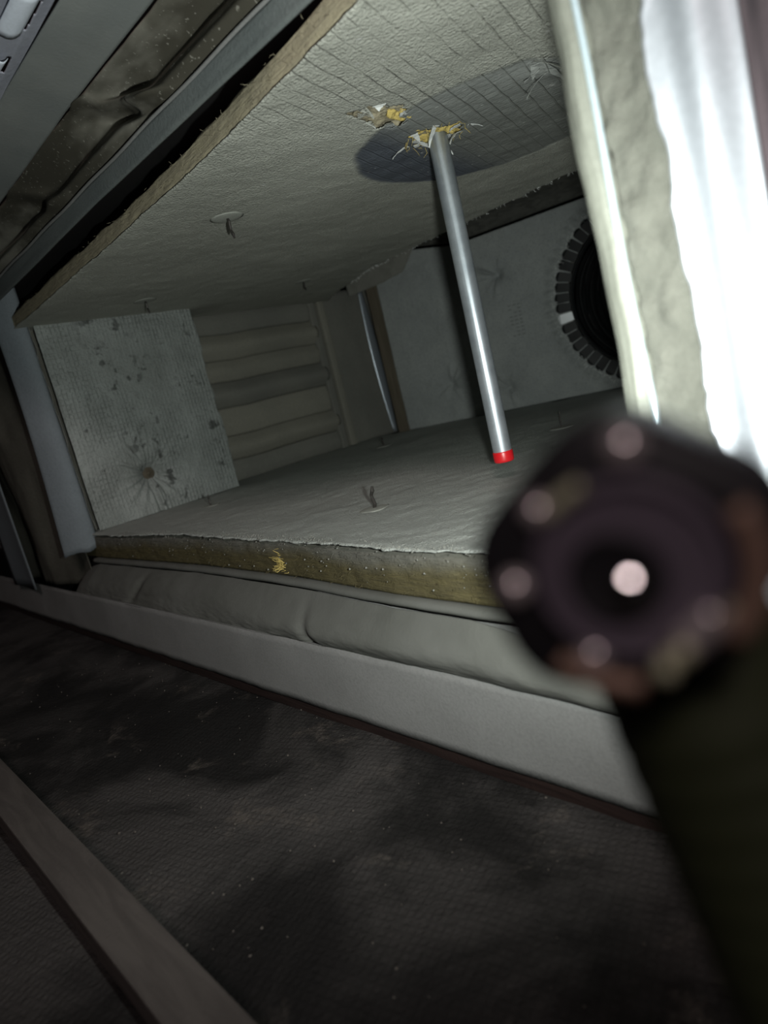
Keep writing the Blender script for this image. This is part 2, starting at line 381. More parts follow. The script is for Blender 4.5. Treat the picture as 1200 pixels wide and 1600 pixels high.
for k, a in enumerate((.5, 1.4, 2.4, 3.2, 4.0, 4.7, 5.6)):
    c, s = math.cos(a), math.sin(a); flap(cb, -.434 + .017 * c - .007 * s, .484 + .034 * s, -c, -s, .006 + .004 * (k % 3), .005, .002 + .004 * (k % 2), 20 + k, M_FLAP if k % 3 == 0 else M_CEIL)
flap(cb, -.488, .572, -.6, -.8, .019, .0015, .008, 40); flap(cb, -.475, .61, -.2, 1, .02, .0012, .008, 41); flap(cb, -.432, .60, .6, .8, .015, .0012, .004, 42)
# crumpled tear near the right-hand end
for k in range(7):
    a = k * .9; flap(cb, -.325 + .006 * math.cos(a), .575 + .02 * math.sin(a), math.sin(a * 2), math.cos(a * 1.3), .02 + .006 * (k % 3), .006, .006 + .006 * (k % 3), 60 + k, M_CEIL)
# frayed white rim of the facing along its far edge, and loose fibres along the near edge
def strands(name, parent, mat, pts, seed, rad=.00025, label=None):
    V, F = [], []; r = random.Random(seed)
    for (p, d, ln) in pts:
        p = Vector(p); d = Vector(d).normalized(); s = d.orthogonal().normalized(); t = d.cross(s); b = len(V); k = Vector((r.uniform(-1, 1), r.uniform(-1, 1), r.uniform(-1, 1))) * ln * .25
        for i, q in enumerate((p, p + d * ln * .5 + k, p + d * ln)):
            rr = rad * (1, .8, .3)[i]
            for m in range(3): V.append(q + s * (rr * math.cos(m * 2.094)) + t * (rr * math.sin(m * 2.094)))
        for i in range(2):
            for m in range(3): F.append((b + i * 3 + m, b + i * 3 + (m + 1) % 3, b + i * 3 + 3 + (m + 1) % 3, b + i * 3 + 3 + m))
    o = link(name, mesh(name, V, F), mat, parent); o['kind'] = 'stuff'
    if label: o['label'] = label
    return o
r_ = random.Random(3)
pts = []
for k in range(260):
    x = r_.uniform(-1.15, -.45); y = float(ceil_back(np.array(x))); pts.append(((x, y, HC + .0005), (r_.uniform(-1, 1), r_.uniform(-.5, 1), r_.uniform(-1, .4)), r_.uniform(.002, .007)))
strands('frayed_rim', cb, M_FLAP, pts, 1, .0004)
pts = []
for k in range(260):
    x = r_.uniform(-1.2, -.15); y = float(lerp(x, *CFR)); pts.append(((x, y, HC + r_.uniform(.001, TH)), (r_.uniform(-1, 1), -.6, r_.uniform(-.6, .6)), r_.uniform(.0015, .005)))
strands('loose_fibre', cb, M_FIBC, pts, 2, .0002)
pts = [((-.459 + .03 * math.cos(a), .582 + .03 * math.sin(a), HC - .0005), (r_.uniform(-1, 1), r_.uniform(-1, 1), -.7), r_.uniform(.004, .013)) for a in np.linspace(0, 6.2, 24)]
strands('hole_fibre', cb, M_YEL, pts, 5, .0003)
def weld_pin(parent, x, y, z, sgn, ln, r, lean=(0, 0), wr=.014, wob=.002):
    q = link('pin', tube('pin', [(x + wob * math.sin(i * 1.7) * (i > 0) + lean[0] * i / 5, y + lean[1] * i / 5, z + sgn * ln * i / 5) for i in range(6)], [r * .9, r, r * 1.1, r * .9, r * 1.15, r * .6]), M_PIN, parent)
    if wr:
        link('washer', ring_lathe('washer', [(0, .0014), (wr * .35, .0016), (wr * .8, .0008), (wr, 0), (wr * .95, -.0004), (0, -.0004)], 20, Vector((x, y, z)), Z * sgn, X, Y), M_WASH, q, True)
    return q
for x, y, ln in ((-.694, .474, .024), (-1.106, .551, .022), (-1.079, .871, .018)): weld_pin(cb, x, y, HC, -1, ln, .0017, (.002, .001), .02, .0012)
# ------------------------------------------------------------------ floor insulation board
FF = ([-1.33, -1.2, -.85, -.6, -.43, -.31, -.1], [.385, .385, .390, .379, .362, .358, .354])
FB = ([-1.33, -1.24, -.758, -.1], [1.19, 1.222, 1.415, 1.68])
fb = thing('floor_insulation_board', 'grey dust-covered insulation board floor of the box with mustard cut front edge', 'insulation', (-.7, .38, -.043))
def floor_front(x): return lerp(x, *FF) + .0022 * fbm(x, x * 0, 70, 15)
def floor_z(x, y): return .0012 * fbm(x, y, 8, 41) + .0006 * fbm(x, y, 60, 42)
link('facing', grid('facing', lambda u, v: (u, floor_front(u) + (lerp(u, *FB) - floor_front(u)) * v ** 1.4, floor_z(u, v) - .0012 * np.exp(-v / .003)), np.linspace(-1.33, -.1, 420), np.linspace(0, 1, 160), None, .0008, (0, 0, -1)), M_FLOORF, fb, True)
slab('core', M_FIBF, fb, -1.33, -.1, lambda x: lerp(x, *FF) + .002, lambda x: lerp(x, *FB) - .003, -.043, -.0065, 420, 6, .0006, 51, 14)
pts = []
for k in range(700):
    x = r_.uniform(-1.2, -.15); y = float(lerp(x, *FF)); pts.append(((x, y, -r_.uniform(.001, .042) ** 1.0), (r_.uniform(-1, 1), -.7, r_.uniform(-.7, .5)), r_.uniform(.002, .007)))
strands('loose_fibre', fb, M_FIBF, pts, 7, .0002)
# dust crumbs along the front lip
V, F = [], []
def crumb(V, F, p, s, r):
    b = len(V); q = [Vector((r.uniform(.6, 1), 0, 0)), Vector((0, r.uniform(.6, 1), 0)), Vector((-r.uniform(.6, 1), 0, 0)), Vector((0, -r.uniform(.6, 1), 0)), Vector((0, 0, r.uniform(.5, 1))), Vector((0, 0, -.6))]
    for k in q: V.append(Vector(p) + k * s)
    for a, c in ((0, 1), (1, 2), (2, 3), (3, 0)): F.append((b + a, b + c, b + 4)); F.append((b + c, b + a, b + 5))
for k in range(1100):
    x = -.15 - .95 * r_.random() ** 1.3; f = float(floor_front(np.array(x))); t = r_.random()
    if t < .86: crumb(V, F, (x, f + abs(r_.gauss(0, .006)), .0005), r_.uniform(.0004, .0014), r_)
    else: crumb(V, F, (x, f - .0035, -r_.random() ** 1.6 * .036), r_.uniform(.0005, .0016), r_)
o = link('dust_crumbs', mesh('dust_crumbs', V, F), M_CRUMB, fb); o['kind'] = 'stuff'
weld_pin(fb, -.58, .489, 0, 1, .026, .0021, (.001, .002), .019, .0022)
weld_pin(fb, -1.098, .995, 0, 1, .02, .0018, (0, 0), .018, .0006)
weld_pin(fb, -.605, .93, 0, 1, .026, .0010, (0, .001), .02, .0004)
weld_pin(fb, -1.072, .544, 0, 1, .02, .0018, (0, 0), .016, .0006)
# yellow fibre tuft stuck to the front edge
tf = []
for k in range(60): tf.append(((-.628 + r_.gauss(0, .004), .384, -.03 + r_.gauss(0, .004)), (r_.uniform(-1, 1), -1, r_.uniform(-.3, 1.2)), r_.uniform(.005, .014)))
tag(strands('fibre_tuft', None, M_YEL, tf, 9, .0005), 'bright yellow fibre tuft stuck to the mustard front edge of the floor board', 'fibre')
# ------------------------------------------------------------------ left end: faced board, recess, jamb
XL = -1.22
lb = thing('left_insulation_board', 'upright foil-faced board with a puckered dimple at the left end of the box', 'insulation', (XL, .55, 0))
PY, PZ = .523, .075
WR = [(a, rng.uniform(.5, 1.2), rng.uniform(.05, .16)) for a in np.concatenate([np.linspace(.2, 2.5, 12), np.linspace(2.6, 6.1, 10)])]
def pucker(dy, dz, depth=.016, rr=.019, wr=WR, amp=.0042):
    r = np.sqrt(dy * dy + dz * dz) + 1e-6; a = np.arctan2(dz, dy) % (2 * PI)
    d = -depth * np.exp(-(r / rr) ** 2) - .006 * np.exp(-(r / (rr * 2.6)) ** 2)
    for (wa, k, wd) in wr:
        da = np.abs((a - wa + PI) % (2 * PI) - PI); d = d + amp * k * np.exp(-(da / wd) ** 2) * np.exp(-((r - rr * 1.3) / (rr * 2.3)) ** 2)
    return d
def lfn(y, z):
    d = pucker(y - PY, z - PZ)
    da = (y - PY + (z - PZ) * .07)                                # crease from the dimple to the foot
    d = d + .006 * np.exp(-(da / .0035) ** 2) * (z < PZ) * np.clip((PZ - z) / .02, 0, 1) - .005 * np.exp(-((da + .008) / .003) ** 2) * (z < PZ - .02)
    d = d + .0018 * fbm(y, z, 14, 61) + .0006 * fbm(y, z, 70, 62)
    return XL + d, y + .003 * fbm(z, y * 0, 30, 63) * (y > .68), z
link('facing', grid('facing', lfn, np.linspace(.401, .694, 220), np.linspace(.001, .362, 240), None, .0008, (-1, 0, 0)), M_LEFT, lb, True)
box('core', M_LEFT_EDGE, lb, (XL - .058, .402, .001), (XL - .034, .69, .362), .002)
link('pin_washer', ring_lathe('pin_washer', [(0, .003), (.003, .0026), (.003, .0004), (.0105, .0004), (.012, -.0006), (.012, -.002), (0, -.002)], 24, Vector((XL - .0155, PY, PZ)), X, Y, Z), M_BROWN, lb, True)
link('edge_foil', grid('edge_foil', lambda y, z: (XL - .004 - (y - .396) * .5, .395 + .0015 * fbm(z, z * 0, 40, 66) + (y - .396) * .1, z), np.linspace(.396, .41, 4), np.linspace(.0, .362, 60), None, .0008, (-1, 0, 0)), M_FLAP, lb, True)
# recess lining with broad horizontal ribs
XR = -1.325
rp = thing('ribbed_panel', 'dusty dark panel of broad horizontal ribs beside the puckered left board', 'panel', (XR, .93, 0))
zs = [-.002, .045, .098, .16, .216, .262, .318, .372]
for k in range(len(zs) - 1):
    z0, z1 = zs[k], zs[k + 1]; dep = (.007, .016, .006, .018, .009, .016, .008)[k]
    def rfn(y, t, z0=z0, z1=z1, dep=dep, k=k):
        b = np.sin(np.clip(t, 0, 1) * PI) ** 1.2
        return XR - .006 + dep * b + .0012 * fbm(y, t * .05, 18, 70 + k) - .0022 * (t < .05), y, z0 + (z1 - z0 - .0002) * t + .002 * fbm(y, y * 0, 6, 80)
    link('rib', grid('rib', rfn, np.linspace(.66, 1.068 + .004 * (k % 2), 50), np.linspace(0, 1, 16), None, .004, (-1, 0, 0)), M_RIB if k % 3 else M_DARKG, rp, True)
box('backing', M_BLACK, rp, (XR - .03, .66, -.003), (XR - .022, 1.08, .38), 0)
fr = thing('door_jamb_trim', 'stepped vertical trim between the ribbed panel and the dark flat panel', 'trim', (XR, 1.1, 0))
box('inner_bead', M_DARKG, fr, (XR - .02, 1.064, -.003), (XR + .004, 1.084, .375), .004, 2)
box('groove', M_BLACK, fr, (XR - .02, 1.084, -.003), (XR - .012, 1.092, .375), 0)
box('outer_bead', M_RIB, fr, (XR - .02, 1.092, -.003), (XR + .006, 1.112, .375), .005, 2)
fp = thing('flat_side_panel', 'flat dark grey panel left of the bright metal strip', 'panel', (XR, 1.17, 0))
link('sheet', grid('sheet', lambda y, z: (XR - .004 + .002 * fbm(y, z, 9, 91), y, z), np.linspace(1.112, 1.27, 20), np.linspace(-.003, .38, 40), None, .004, (-1, 0, 0)), M_DARKG, fp, True)
ms = link('metal_strip', grid('metal_strip', lambda t, z: (XR + .004 + .003 * np.sin(t * PI), 1.242 + .010 * (1 - z / .36) + (t - .5) * (.007 + .024 * np.clip(np.sin(np.clip((.40 - z) / .42, 0, 1) * PI), 0, 1) ** .8), z), np.linspace(0, 1, 8), np.linspace(.002, .372, 40), None, .0015, (-1, 0, 0)), M_STRIP, None, True)
tag(ms, 'narrow bright galvanised strip tapering at its ends on the dark side panel', 'strip')
st = thing('corner_stud', 'dusty brown stud between the bright metal strip and the back board', 'stud', (-1.28, 1.22, 0))
P0 = Vector((-1.227, 1.235, 0)); U3 = Vector(UW); NW = Vector((UW[1], -UW[0], 0))
def W(s, z, d=0): return (P0[0] + UW[0] * s + NW[0] * d, P0[1] + UW[1] * s + NW[1] * d, z + 0 * s)
MW = Matrix(((U3.x, NW.x, 0, P0.x), (U3.y, NW.y, 0, P0.y), (0, 0, 1, 0), (0, 0, 0, 1)))
box('post', M_BROWN, st, (-.052, -.03, -.003), (-.012, -.004, .40), .002, M=MW)
# jamb strip left of the board, dark foil beyond it and a second strip
def jfn(t, z):
    l = .338 + .012 * np.sin((z + .03) * 5) ; rr = .392 + .0 * z
    return XL - .006 + .006 * np.sin(t * PI * .5) - .02 * (1 - t) ** 2, l + (rr - l) * t, z + .004 * fbm(t, t * 0, 3, 95) * (z < 0)
jm = link('jamb_strip', grid('jamb_strip', jfn, np.linspace(0, 1, 14), np.linspace(-.028, .50, 60), None, .0015, (-1, 0, 0)), M_JAMB, None, True)
tag(jm, 'blue-grey upright metal strip along the front edge of the puckered board', 'strip')
df = link('dark_foil_sheet', grid('dark_foil_sheet', lambda t, z: (-1.63 + .385 * t, .352 + .012 * t + .012 * np.sin(t * 9 + z * 3) + .008 * fbm(t, z, 6, 97), z), np.linspace(0, 1, 40), np.linspace(-.092, .41, 50), None, .001, (0, 1, 0)), M_DARKFOIL, None, True)
tag(df, 'dark brown creased foil between the two upright strips at the far left', 'foil')
ls = link('side_strip', grid('side_strip', lambda t, z: (-1.62 + .16 * t - .0 * z, .326 + .004 * np.sin(t * PI), z), np.linspace(0, 1, 10), np.linspace(-.098, .45, 30), None, .002, (0, 1, 0)), M_JAMB, None, True)
tag(ls, 'dim grey upright strip standing on the flange at the far left', 'strip')
# ------------------------------------------------------------------ back board with duct collar
bb = thing('back_insulation_board', 'dark foil-faced board across the back with puckers and a round duct opening', 'insulation', tuple(W(.25, 0)))
SCX, SCZ, RD = .599, .198, .168
PK = [(.279, .309, .012, .012), (.257, .053, .009, .012), (.118, .091, .008, .012)]
PKW = [[(a, rng.uniform(.4, 1.3), rng.uniform(.06, .15)) for a in rng.uniform(0, 2 * PI, 11)] for _ in PK]
def bd(s, z):
    d = .0028 * fbm(s, z, 7, 101) + .0006 * fbm(s, z, 60, 103)
    for (ps, pz, dep, rr), wr in zip(PK, PKW): d = d + pucker(s - ps, z - pz, dep, rr, wr, .004)
    r = np.sqrt((s - SCX) ** 2 + (z - SCZ) ** 2); d = d + .004 * np.exp(-((r - .21) / .012) ** 2) * (1 + .6 * np.sin(60 * np.arctan2(z - SCZ, s - SCX)))
    return d
bt = lambda s: lerp(s, [-.02, .083, .2, .5, 1.2], [.43, .423, .400, .410, .43])
link('facing', grid('facing', lambda s, t: W(s, t * bt(s), bd(s, t * bt(s))), np.linspace(-.018, 1.15, 420), np.linspace(.0, 1, 170), lambda s, t: (s - SCX) ** 2 + (t * bt(s) - SCZ) ** 2 > .172 ** 2, .001, tuple(-NW)), M_BACK, bb, True)
def ring_board():
    V, F = [], []; n = 64
    return None
# core edge seen round the opening
link('opening_rim', ring_lathe('opening_rim', [(.173, 0), (.173, -.026), (.178, -.026), (.178, 0)], 72, Vector(W(SCX, SCZ, -.002)), NW, U3, Z, True), M_LEFT_EDGE, bb, True)
ff_ = link('foil_fold', grid('foil_fold', lambda s, t: W(s, lerp(s, [-.1, 0, .06, .115], [.360, .368, .378, .44]) * (1 - t) + .446 * t, .008 + .006 * np.sin(t * PI) + .003 * fbm(s, t * .1, 30, 107)), np.linspace(-.095, .115, 60), np.linspace(0, 1, 20), None, .001, tuple(-NW)), M_DARKG, bb, True)
# faint printed rows on the facing (illegible in the picture): thin ink dashes
V, F = [], []
for i in range(9):
    for j in range(3):
        if r_.random() < .25: continue
        s0 = .292 + j * .011; z0 = .165 + i * .0085; b = len(V)
        for (a, c) in ((0, 0), (.007 * r_.uniform(.4, 1), 0), (.007, .0022), (0, .0022)):
            q = W(s0 + a, z0 + c, .0 + float(bd(np.array(s0), np.array(z0))) + .0012); V.append(q)
        for (a, c) in ((0, 0), (.007, 0), (.007, .0022), (0, .0022)):
            q = W(s0 + a, z0 + c, float(bd(np.array(s0), np.array(z0))) + .0008); V.append(q)
        F += [(b, b + 1, b + 2, b + 3), (b + 4, b + 7, b + 6, b + 5), (b, b + 4, b + 5, b + 1), (b + 1, b + 5, b + 6, b + 2), (b + 2, b + 6, b + 7, b + 3), (b + 3, b + 7, b + 4, b)]
o = link('faded_print', mesh('faded_print', V, F), plain('faded_ink', (.19, .2, .195), .8), bb); o['kind'] = 'stuff'
# dark beam above the back board
db = link('dark_beam', grid('dark_beam', lambda s, t: W(s, bt(s) + .006 + t * .2, .004 - .006 * t + .006 * np.sin(t * 13 + s * 2) * (.4 + .6 * fbm(s, t, 3, 111))), np.linspace(-.10, 1.15, 160), np.linspace(0, 1, 60), None, .02, tuple(-NW)), M_BEAM, None, True)
tag(db, 'dark creased beam running above the back board behind the ceiling board edge', 'beam')
# ------------------------------------------------------------------ duct collar with bent tabs, flexible duct
dc = thing('flexible_duct', 'black ribbed flexible duct with a round collar of small bent tabs in the back board', 'duct', tuple(W(SCX, SCZ)))
fd = dc
prof = [(.167, .004), (.1665, 0), (.1655, -.03), (.163, -.032), (.163, -.002), (.1645, .004)]
cr_ = link('collar_ring', ring_lathe('collar_ring', prof, 96, Vector(W(SCX, SCZ)), NW, U3, Z, True), M_TAB, dc, True)
link('bead', ring_lathe('bead', [(.1655, .0015), (.164, .003), (.1625, .0015), (.164, 0)], 96, Vector(W(SCX, SCZ, -.012)), NW, U3, Z, True), M_STRIP, cr_, True)
def tab_mesh():
    bm = bmesh.new(); pr = []
    n = 9; h = .0106
    pr = [(-h * .86, -.004)] + [(-h * math.cos(PI * i / n), .022 + .0075 * math.sin(PI * i / n)) for i in range(n + 1)] + [(h * .86, -.004)]
    def lift(y): return .004 + .003 * math.sin(max(0, y) / .03 * PI)
    lo_ = [bm.verts.new((x, y, lift(y))) for x, y in pr]; hi_ = [bm.verts.new((x, y, lift(y) + .0011)) for x, y in pr]
    bm.faces.new(lo_[::-1]); bm.faces.new(hi_)
    for i in range(len(pr)): bm.faces.new((lo_[i], lo_[(i + 1) % len(pr)], hi_[(i + 1) % len(pr)], hi_[i]))
    return from_bm('tab', bm)
tm = tab_mesh(); tm.materials.append(M_TAB); tmw = tm.copy(); tmw.materials.clear(); tmw.materials.append(M_WHITE)
NT_ = 52; bw = min(range(NT_), key=lambda k: abs((2 * PI * k / NT_) - (PI + .064)))
for k in range(NT_):
    a = 2 * PI * k / NT_; rad = U3 * math.cos(a) + Z * math.sin(a); tan = (Z * math.cos(a) - U3 * math.sin(a))
    j = rng.uniform(-.12, .12)
    B = Matrix((tan, rad, NW)).transposed().to_4x4(); B.translation = Vector(W(SCX, SCZ)) + rad * .172
    o = bpy.data.objects.new('tab', tmw if k == bw else tm); COL.objects.link(o); adopt(o, dc)
    o.matrix_basis = B @ Matrix.Rotation(j, 4, 'X') @ Matrix.Rotation(rng.uniform(-.06, .06), 4, 'Z')
    if k == bw: o['label'] = 'one clean bright tab'
pts = []
for k in range(520):
    a = r_.uniform(0, 2 * PI); rr = r_.uniform(.197, .209); pts.append((tuple(Vector(W(SCX + rr * math.cos(a), SCZ + rr * math.sin(a), .004))), (r_.uniform(-1, 1), r_.uniform(-1, .3), r_.uniform(-1, 1)), r_.uniform(.003, .010)))
strands('lint', dc, M_FLAP, pts, 12, .0007)
prof = []
for i in range(73):
    h = -.030 - i * .005; prof.append((.1605 + .0035 * math.sin(i * PI / 3) - .00012 * i, h))
V, F = [], []; n = 80
for (rr, h) in prof:
    bend = max(0, -h - .05)
    for k in range(n):
        a = 2 * PI * k / n; rw = rr + .0015 * math.sin(a * 9 + h * 90); V.append(W(SCX + rw * math.cos(a) + bend * bend * 1.1, SCZ + rw * math.sin(a), h))
for i in range(len(prof) - 1):
    for k in range(n): F.append((i * n + k, (i + 1) * n + k, (i + 1) * n + (k + 1) % n, i * n + (k + 1) % n))
F.append(tuple((len(prof) - 1) * n + k for k in range(n)))
link('liner', mesh('liner', V, F), M_DUCT, fd, True)
hp = []
for i in range(7 * 48):
    a = 2 * PI * i / 48; h = -.05 - .3 * i / 336; bend = max(0, -h - .05); hp.append(W(SCX + .1565 * math.cos(a) + bend * bend * 1.1, SCZ + .1565 * math.sin(a), h))
link('wire_helix', tube('wire_helix', hp, .0016, 6), M_TAB, fd, True)
# ------------------------------------------------------------------ hanging pipe
PX, PYY = -.4615, .5875
pp = thing('metal_pipe', 'shiny galvanised pipe hanging through the ceiling hole, red cap at its foot', 'pipe', (PX, PYY, .022))
link('tube', ring_lathe('tube', [(0, .031), (.0101, .031), (.0103, .0315), (.0103, .405), (.0088, .405), (.0088, .392), (0, .392)], 48, Vector((PX, PYY, 0)), Z, X, Y), M_PIPE, pp, True)
link('cap', ring_lathe('cap', [(0, .0215), (.0098, .0215), (.0109, .0225), (.0111, .024), (.0111, .0325), (.0108, .0335), (.0102, .0335)], 48, Vector((PX, PYY, 0)), Z, X, Y), M_RED, pp, True, label='red plastic end cap')
for p in pp.children: 
    for q in p.data.polygons: q.use_smooth = len(q.vertices) == 4
# ------------------------------------------------------------------ lower front: rim, foil and flange
rim = link('sill_flashing', grid('sill_flashing', lambda x, t: (x, lerp(x, *FF) - .004 - .003 * np.sin(t * PI), -.0438 - .008 * t + .001 * fbm(x, x * 0, 9, 121)), np.linspace(-1.24, -.08, 120), np.linspace(0, 1, 7), None, .02, (0, 1, 0)), M_FOILB, None, True)
tag(rim, 'thin grey metal flashing directly under the mustard edge of the floor board', 'flashing')
def foil_b(x, t):
    zt = -.0525 - .0 * x; zt = zt - .022 * np.clip((x + .34) / .12, 0, 1) ** 1.2 * (x > -.34)
    z = zt + (-.102 - zt) * t
    e = np.clip((x + 1.29) / .08, 0, 1) ** .5
    y = lerp(x, *FF) - .006 + (.3515 - lerp(x, *FF)) * t - .013 * np.sin(t * PI) * (1 + .5 * vn(x, t * .3, 5, 131)) * e
    y = y + .006 * np.exp(-((x + .985 + .05 * t) / .012) ** 2) * np.sin(t * PI) + .007 * np.exp(-((x + .545 + .03 * (1 - t)) / .010) ** 2) * t
    y = y + .0009 * fbm(x, t * .12, 20, 133) + .0006 * fbm(x, t * .2, 90, 134) * t ** 2
    z = z - .022 * (1 - e) * (1 - t)
    return x, y, z
fo = link('lower_foil', grid('lower_foil', foil_b, np.linspace(-1.29, -.06, 420), np.linspace(0, 1, 60), None, .0006, (0, 1, 0)), M_FOILB, None, True)
tag(fo, 'wrinkled dusty grey foil tucked between the floor board and the pale flange', 'foil')
fo2 = link('foil_underlay', grid('foil_underlay', lambda x, t: (x, .372 - .012 * t + .002 * fbm(x, t * .1, 16, 141), -.054 - .045 * t), np.linspace(-.62, -.05, 120), np.linspace(0, 1, 14), None, .0006, (0, 1, 0)), M_FLANGE, None, True)
tag(fo2, 'pale second foil layer showing where the wrinkled lower foil sags away', 'foil')
fg = thing('metal_flange', 'long pale grey metal flange along the sill above the dark floor', 'flange', (-.8, .34, -.165))
def flg(x, t):
    return x, .3405 - .006 * t + .0012 * fbm(x, t * .08, 6, 151), -.0955 + .0006 * fbm(x, x * 0, 30, 152) - .069 * t
link('face', grid('face', flg, np.linspace(-2.1, .3, 300), np.linspace(0, 1, 10), None, .0016, (0, 1, 0)), M_FLANGE, fg, True)
link('top_lip', grid('top_lip', lambda x, t: (x, .3410 + .005 * t, -.0958 - .001 * t), np.linspace(-2.1, .3, 100), np.linspace(0, 1, 4), None, .0014, (0, 0, -1)), M_FLANGE, fg, True)
kb = box('sill_batten', wood('dark_red_batten', (.016, .009, .008), (.026, .015, .013), (1.2, 14, 14)), None, (-2.1, .336, -.178), (.3, .36, -.1655), .001)
tag(kb, 'dark reddish batten in the shadow under the pale metal flange', 'batten')
V, F = [], []
for k in range(26): crumb(V, F, (-.397 + r_.gauss(0, .006), .343 + r_.gauss(0, .002), -.092 + abs(r_.gauss(0, .003))), r_.uniform(.0006, .002), r_)
o = link('dust_clump', mesh('dust_clump', V, F), M_LEFT_EDGE, None); o['kind'] = 'stuff'; tag(o, 'small clump of dust caught on the top edge of the pale flange', 'dust')
# floor batten and flakes
fbm_ = box('floor_batten', M_FBEAM, None, (-1.6, .063, -.176), (.4, .095, -.152), .002, 2)
tag(fbm_, 'grey-brown wooden batten lying on the dark floor parallel to the flange', 'batten')
V, F = [], []
for k in range(200):
    crumb(V, F, (r_.uniform(-1.1, -.1), r_.uniform(.10, .335), -.176), r_.uniform(.0005, .0016), r_)
o = link('floor_grit', mesh('floor_grit', V, F), plain('brown_grit', (.09, .078, .068), .9), None); o['kind'] = 'stuff'; tag(o, 'scattered brown grit on the dark stained floor', 'grit')
# ------------------------------------------------------------------ header above the opening
ch = thing('header_channel', 'blue-grey metal channel above the black gap over the ceiling board', 'channel', (-.7, .35, .40))
link('web', grid('web', lambda x, t: (x, .350 - .002 * t + .0006 * fbm(x, t, 9, 161), lerp(x, [-1.3, -.75, -.33], [.398, .396, .387]) + (lerp(x, [-1.3, -.33], [.424, .406]) - lerp(x, [-1.3, -.75, -.33], [.398, .396, .387])) * t), np.linspace(-1.4, -.1, 120), np.linspace(0, 1, 8), None, .003, (0, 1, 0)), M_CHANNEL, ch, True)
link('lip', tube('lip', [(x, .3475, float(lerp(x, [-1.3, -.33], [.4245, .4065])) + .0006 * math.sin(x * 40)) for x in np.linspace(-1.4, -.1, 60)], .0016, 8), M_FLANGE, ch, True)
def foil_t(x, t):
    zb = lerp(x, [-1.3, -.33], [.4265, .409]); zt = lerp(x, [-1.3, -.75, -.45], [.484, .478, .468]); z = zb + (zt - zb) * t
    cz = np.clip((1 - t) / .12, 0, 1)
    d = x + .70 - .17 * (.95 - t) + .006 * vn(x, t * .3, 30, 172)
    b = .012 * t + .004 * np.sin(t * PI) * vn(x, t * .2, 5, 171)
    b = b + cz * (.013 * np.exp(-((t - .84) / .09) ** 2) - .013 * np.exp(-((t - .52 - .06 * np.sin(x * 9)) / .17) ** 2) + .006 * np.exp(-((t - .16) / .1) ** 2))
    b = b + cz * np.sin(np.clip(t * 1.15, 0, 1) * PI) ** .5 * (.016 * np.exp(-(d / .016) ** 2) - .010 * np.exp(-((d + .036) / .02) ** 2))
    d2 = x + .93 - .12 * (.9 - t); b = b + cz * np.sin(t * PI) * (.008 * np.exp(-(d2 / .02) ** 2) - .005 * np.exp(-((d2 + .04) / .02) ** 2))
    return x, .352 - b + .0012 * fbm(x, t * .2, 14, 173), z
ft = link('upper_foil', grid('upper_foil', foil_t, np.linspace(-1.4, -.12, 360), np.linspace(0, 1, 70), None, .0006, (0, 1, 0)), M_FOILT, None, True)
tag(ft, 'crumpled foil soiled dark brown bulging above the header channel', 'foil')
hs = link('header_sheet', grid('header_sheet', lambda x, t: (x, .326 - .052 * t, lerp(x, [-1.3, -.7, -.5], [.474, .467, .459]) + .014 * t + .001 * np.sin(t * 5) + .0008 * fbm(x, t * .2, 6, 181)), np.linspace(-1.4, -.15, 120), np.linspace(0, 1, 24), None, .0012, (0, 0, 1)), M_SHEET, None, True)
tag(hs, 'smooth grey sheet above the soiled crumpled foil', 'sheet')
tp = thing('slotted_panel', 'purple-grey slotted metal panel in the upper left corner', 'panel', (-.6, .25, .482))
def slot(x, y): return ~(((np.abs(x + .580) < .021) & (np.abs(y - .2655 - .06 * (x + .58)) < .0018)) | ((np.abs(x + .656) < .013) & (np.abs(y - .263) < .0017)))
link('sheet', grid('sheet', lambda x, y: (x, y, .481 + .001 * fbm(x, y, 9, 191) + .0008 * np.cos((y - .275) * 300) * (y > .265)), np.linspace(-1.3, -.3, 420), np.linspace(.15, .277, 140), slot, .0012, (0, 0, 1)), M_PURPLE, tp, True)
M_PB = plain('pale_blue_slot_light', (.72, .77, .86), .5, .1)
def bent(x0, x1, y0, y1): link('slot_light', grid('slot_light', lambda u, v: (x0 + (x1 - x0) * u, y0 + (y1 - y0) * v, .4795 - .004 * np.sin(v * PI) - .002 * u), np.linspace(0, 1, 8), np.linspace(0, 1, 6), None, .0008, (0, 0, 1)), M_PB, tp, True)  # pale plates whose colour stands in for light beyond the slots
bent(-.608, -.545, .243, .2625); bent(-.668, -.640, .249, .2605)
# ------------------------------------------------------------------ near right upright
ru = thing('right_end_board', 'blurred bright upright end of a faced board at the right of the opening', 'insulation', (-.13, .30, 0))
def cfl(t, z):
    a = t * PI * .9; wv = .002 * fbm(z, z * 0, 11, 201) + .0015 * fbm(z, z * 0, 30, 203)
    return -.1635 + wv * .6 + .0165 * t + (.18 - z) * .05, .306 - .007 * np.sin(a) + .001 * fbm(z, t, 20, 205), z
link('inner_facing', grid('inner_facing', cfl, np.linspace(0, 1, 12), np.linspace(-.05, .60, 160), None, .0012, (0, 1, 0)), M_CREAM, ru, True)
link('facing_edge', tube('facing_edge', [(-.1488 + .0008 * math.sin(z * 31) + (.18 - z) * .04, .3005, z) for z in np.linspace(-.05, .6, 60)], .0016, 8), plain('blue_white_edge', (.55, .66, .72), .3, .5), ru, True)
def pf(t, z): return -.1475 + .026 * t + (.18 - z) * .03 + .0012 * fbm(z, z * 0, 60, 211) * (t > .9), .3025 + .0016 * fbm(t * .03, z, 120, 213), z
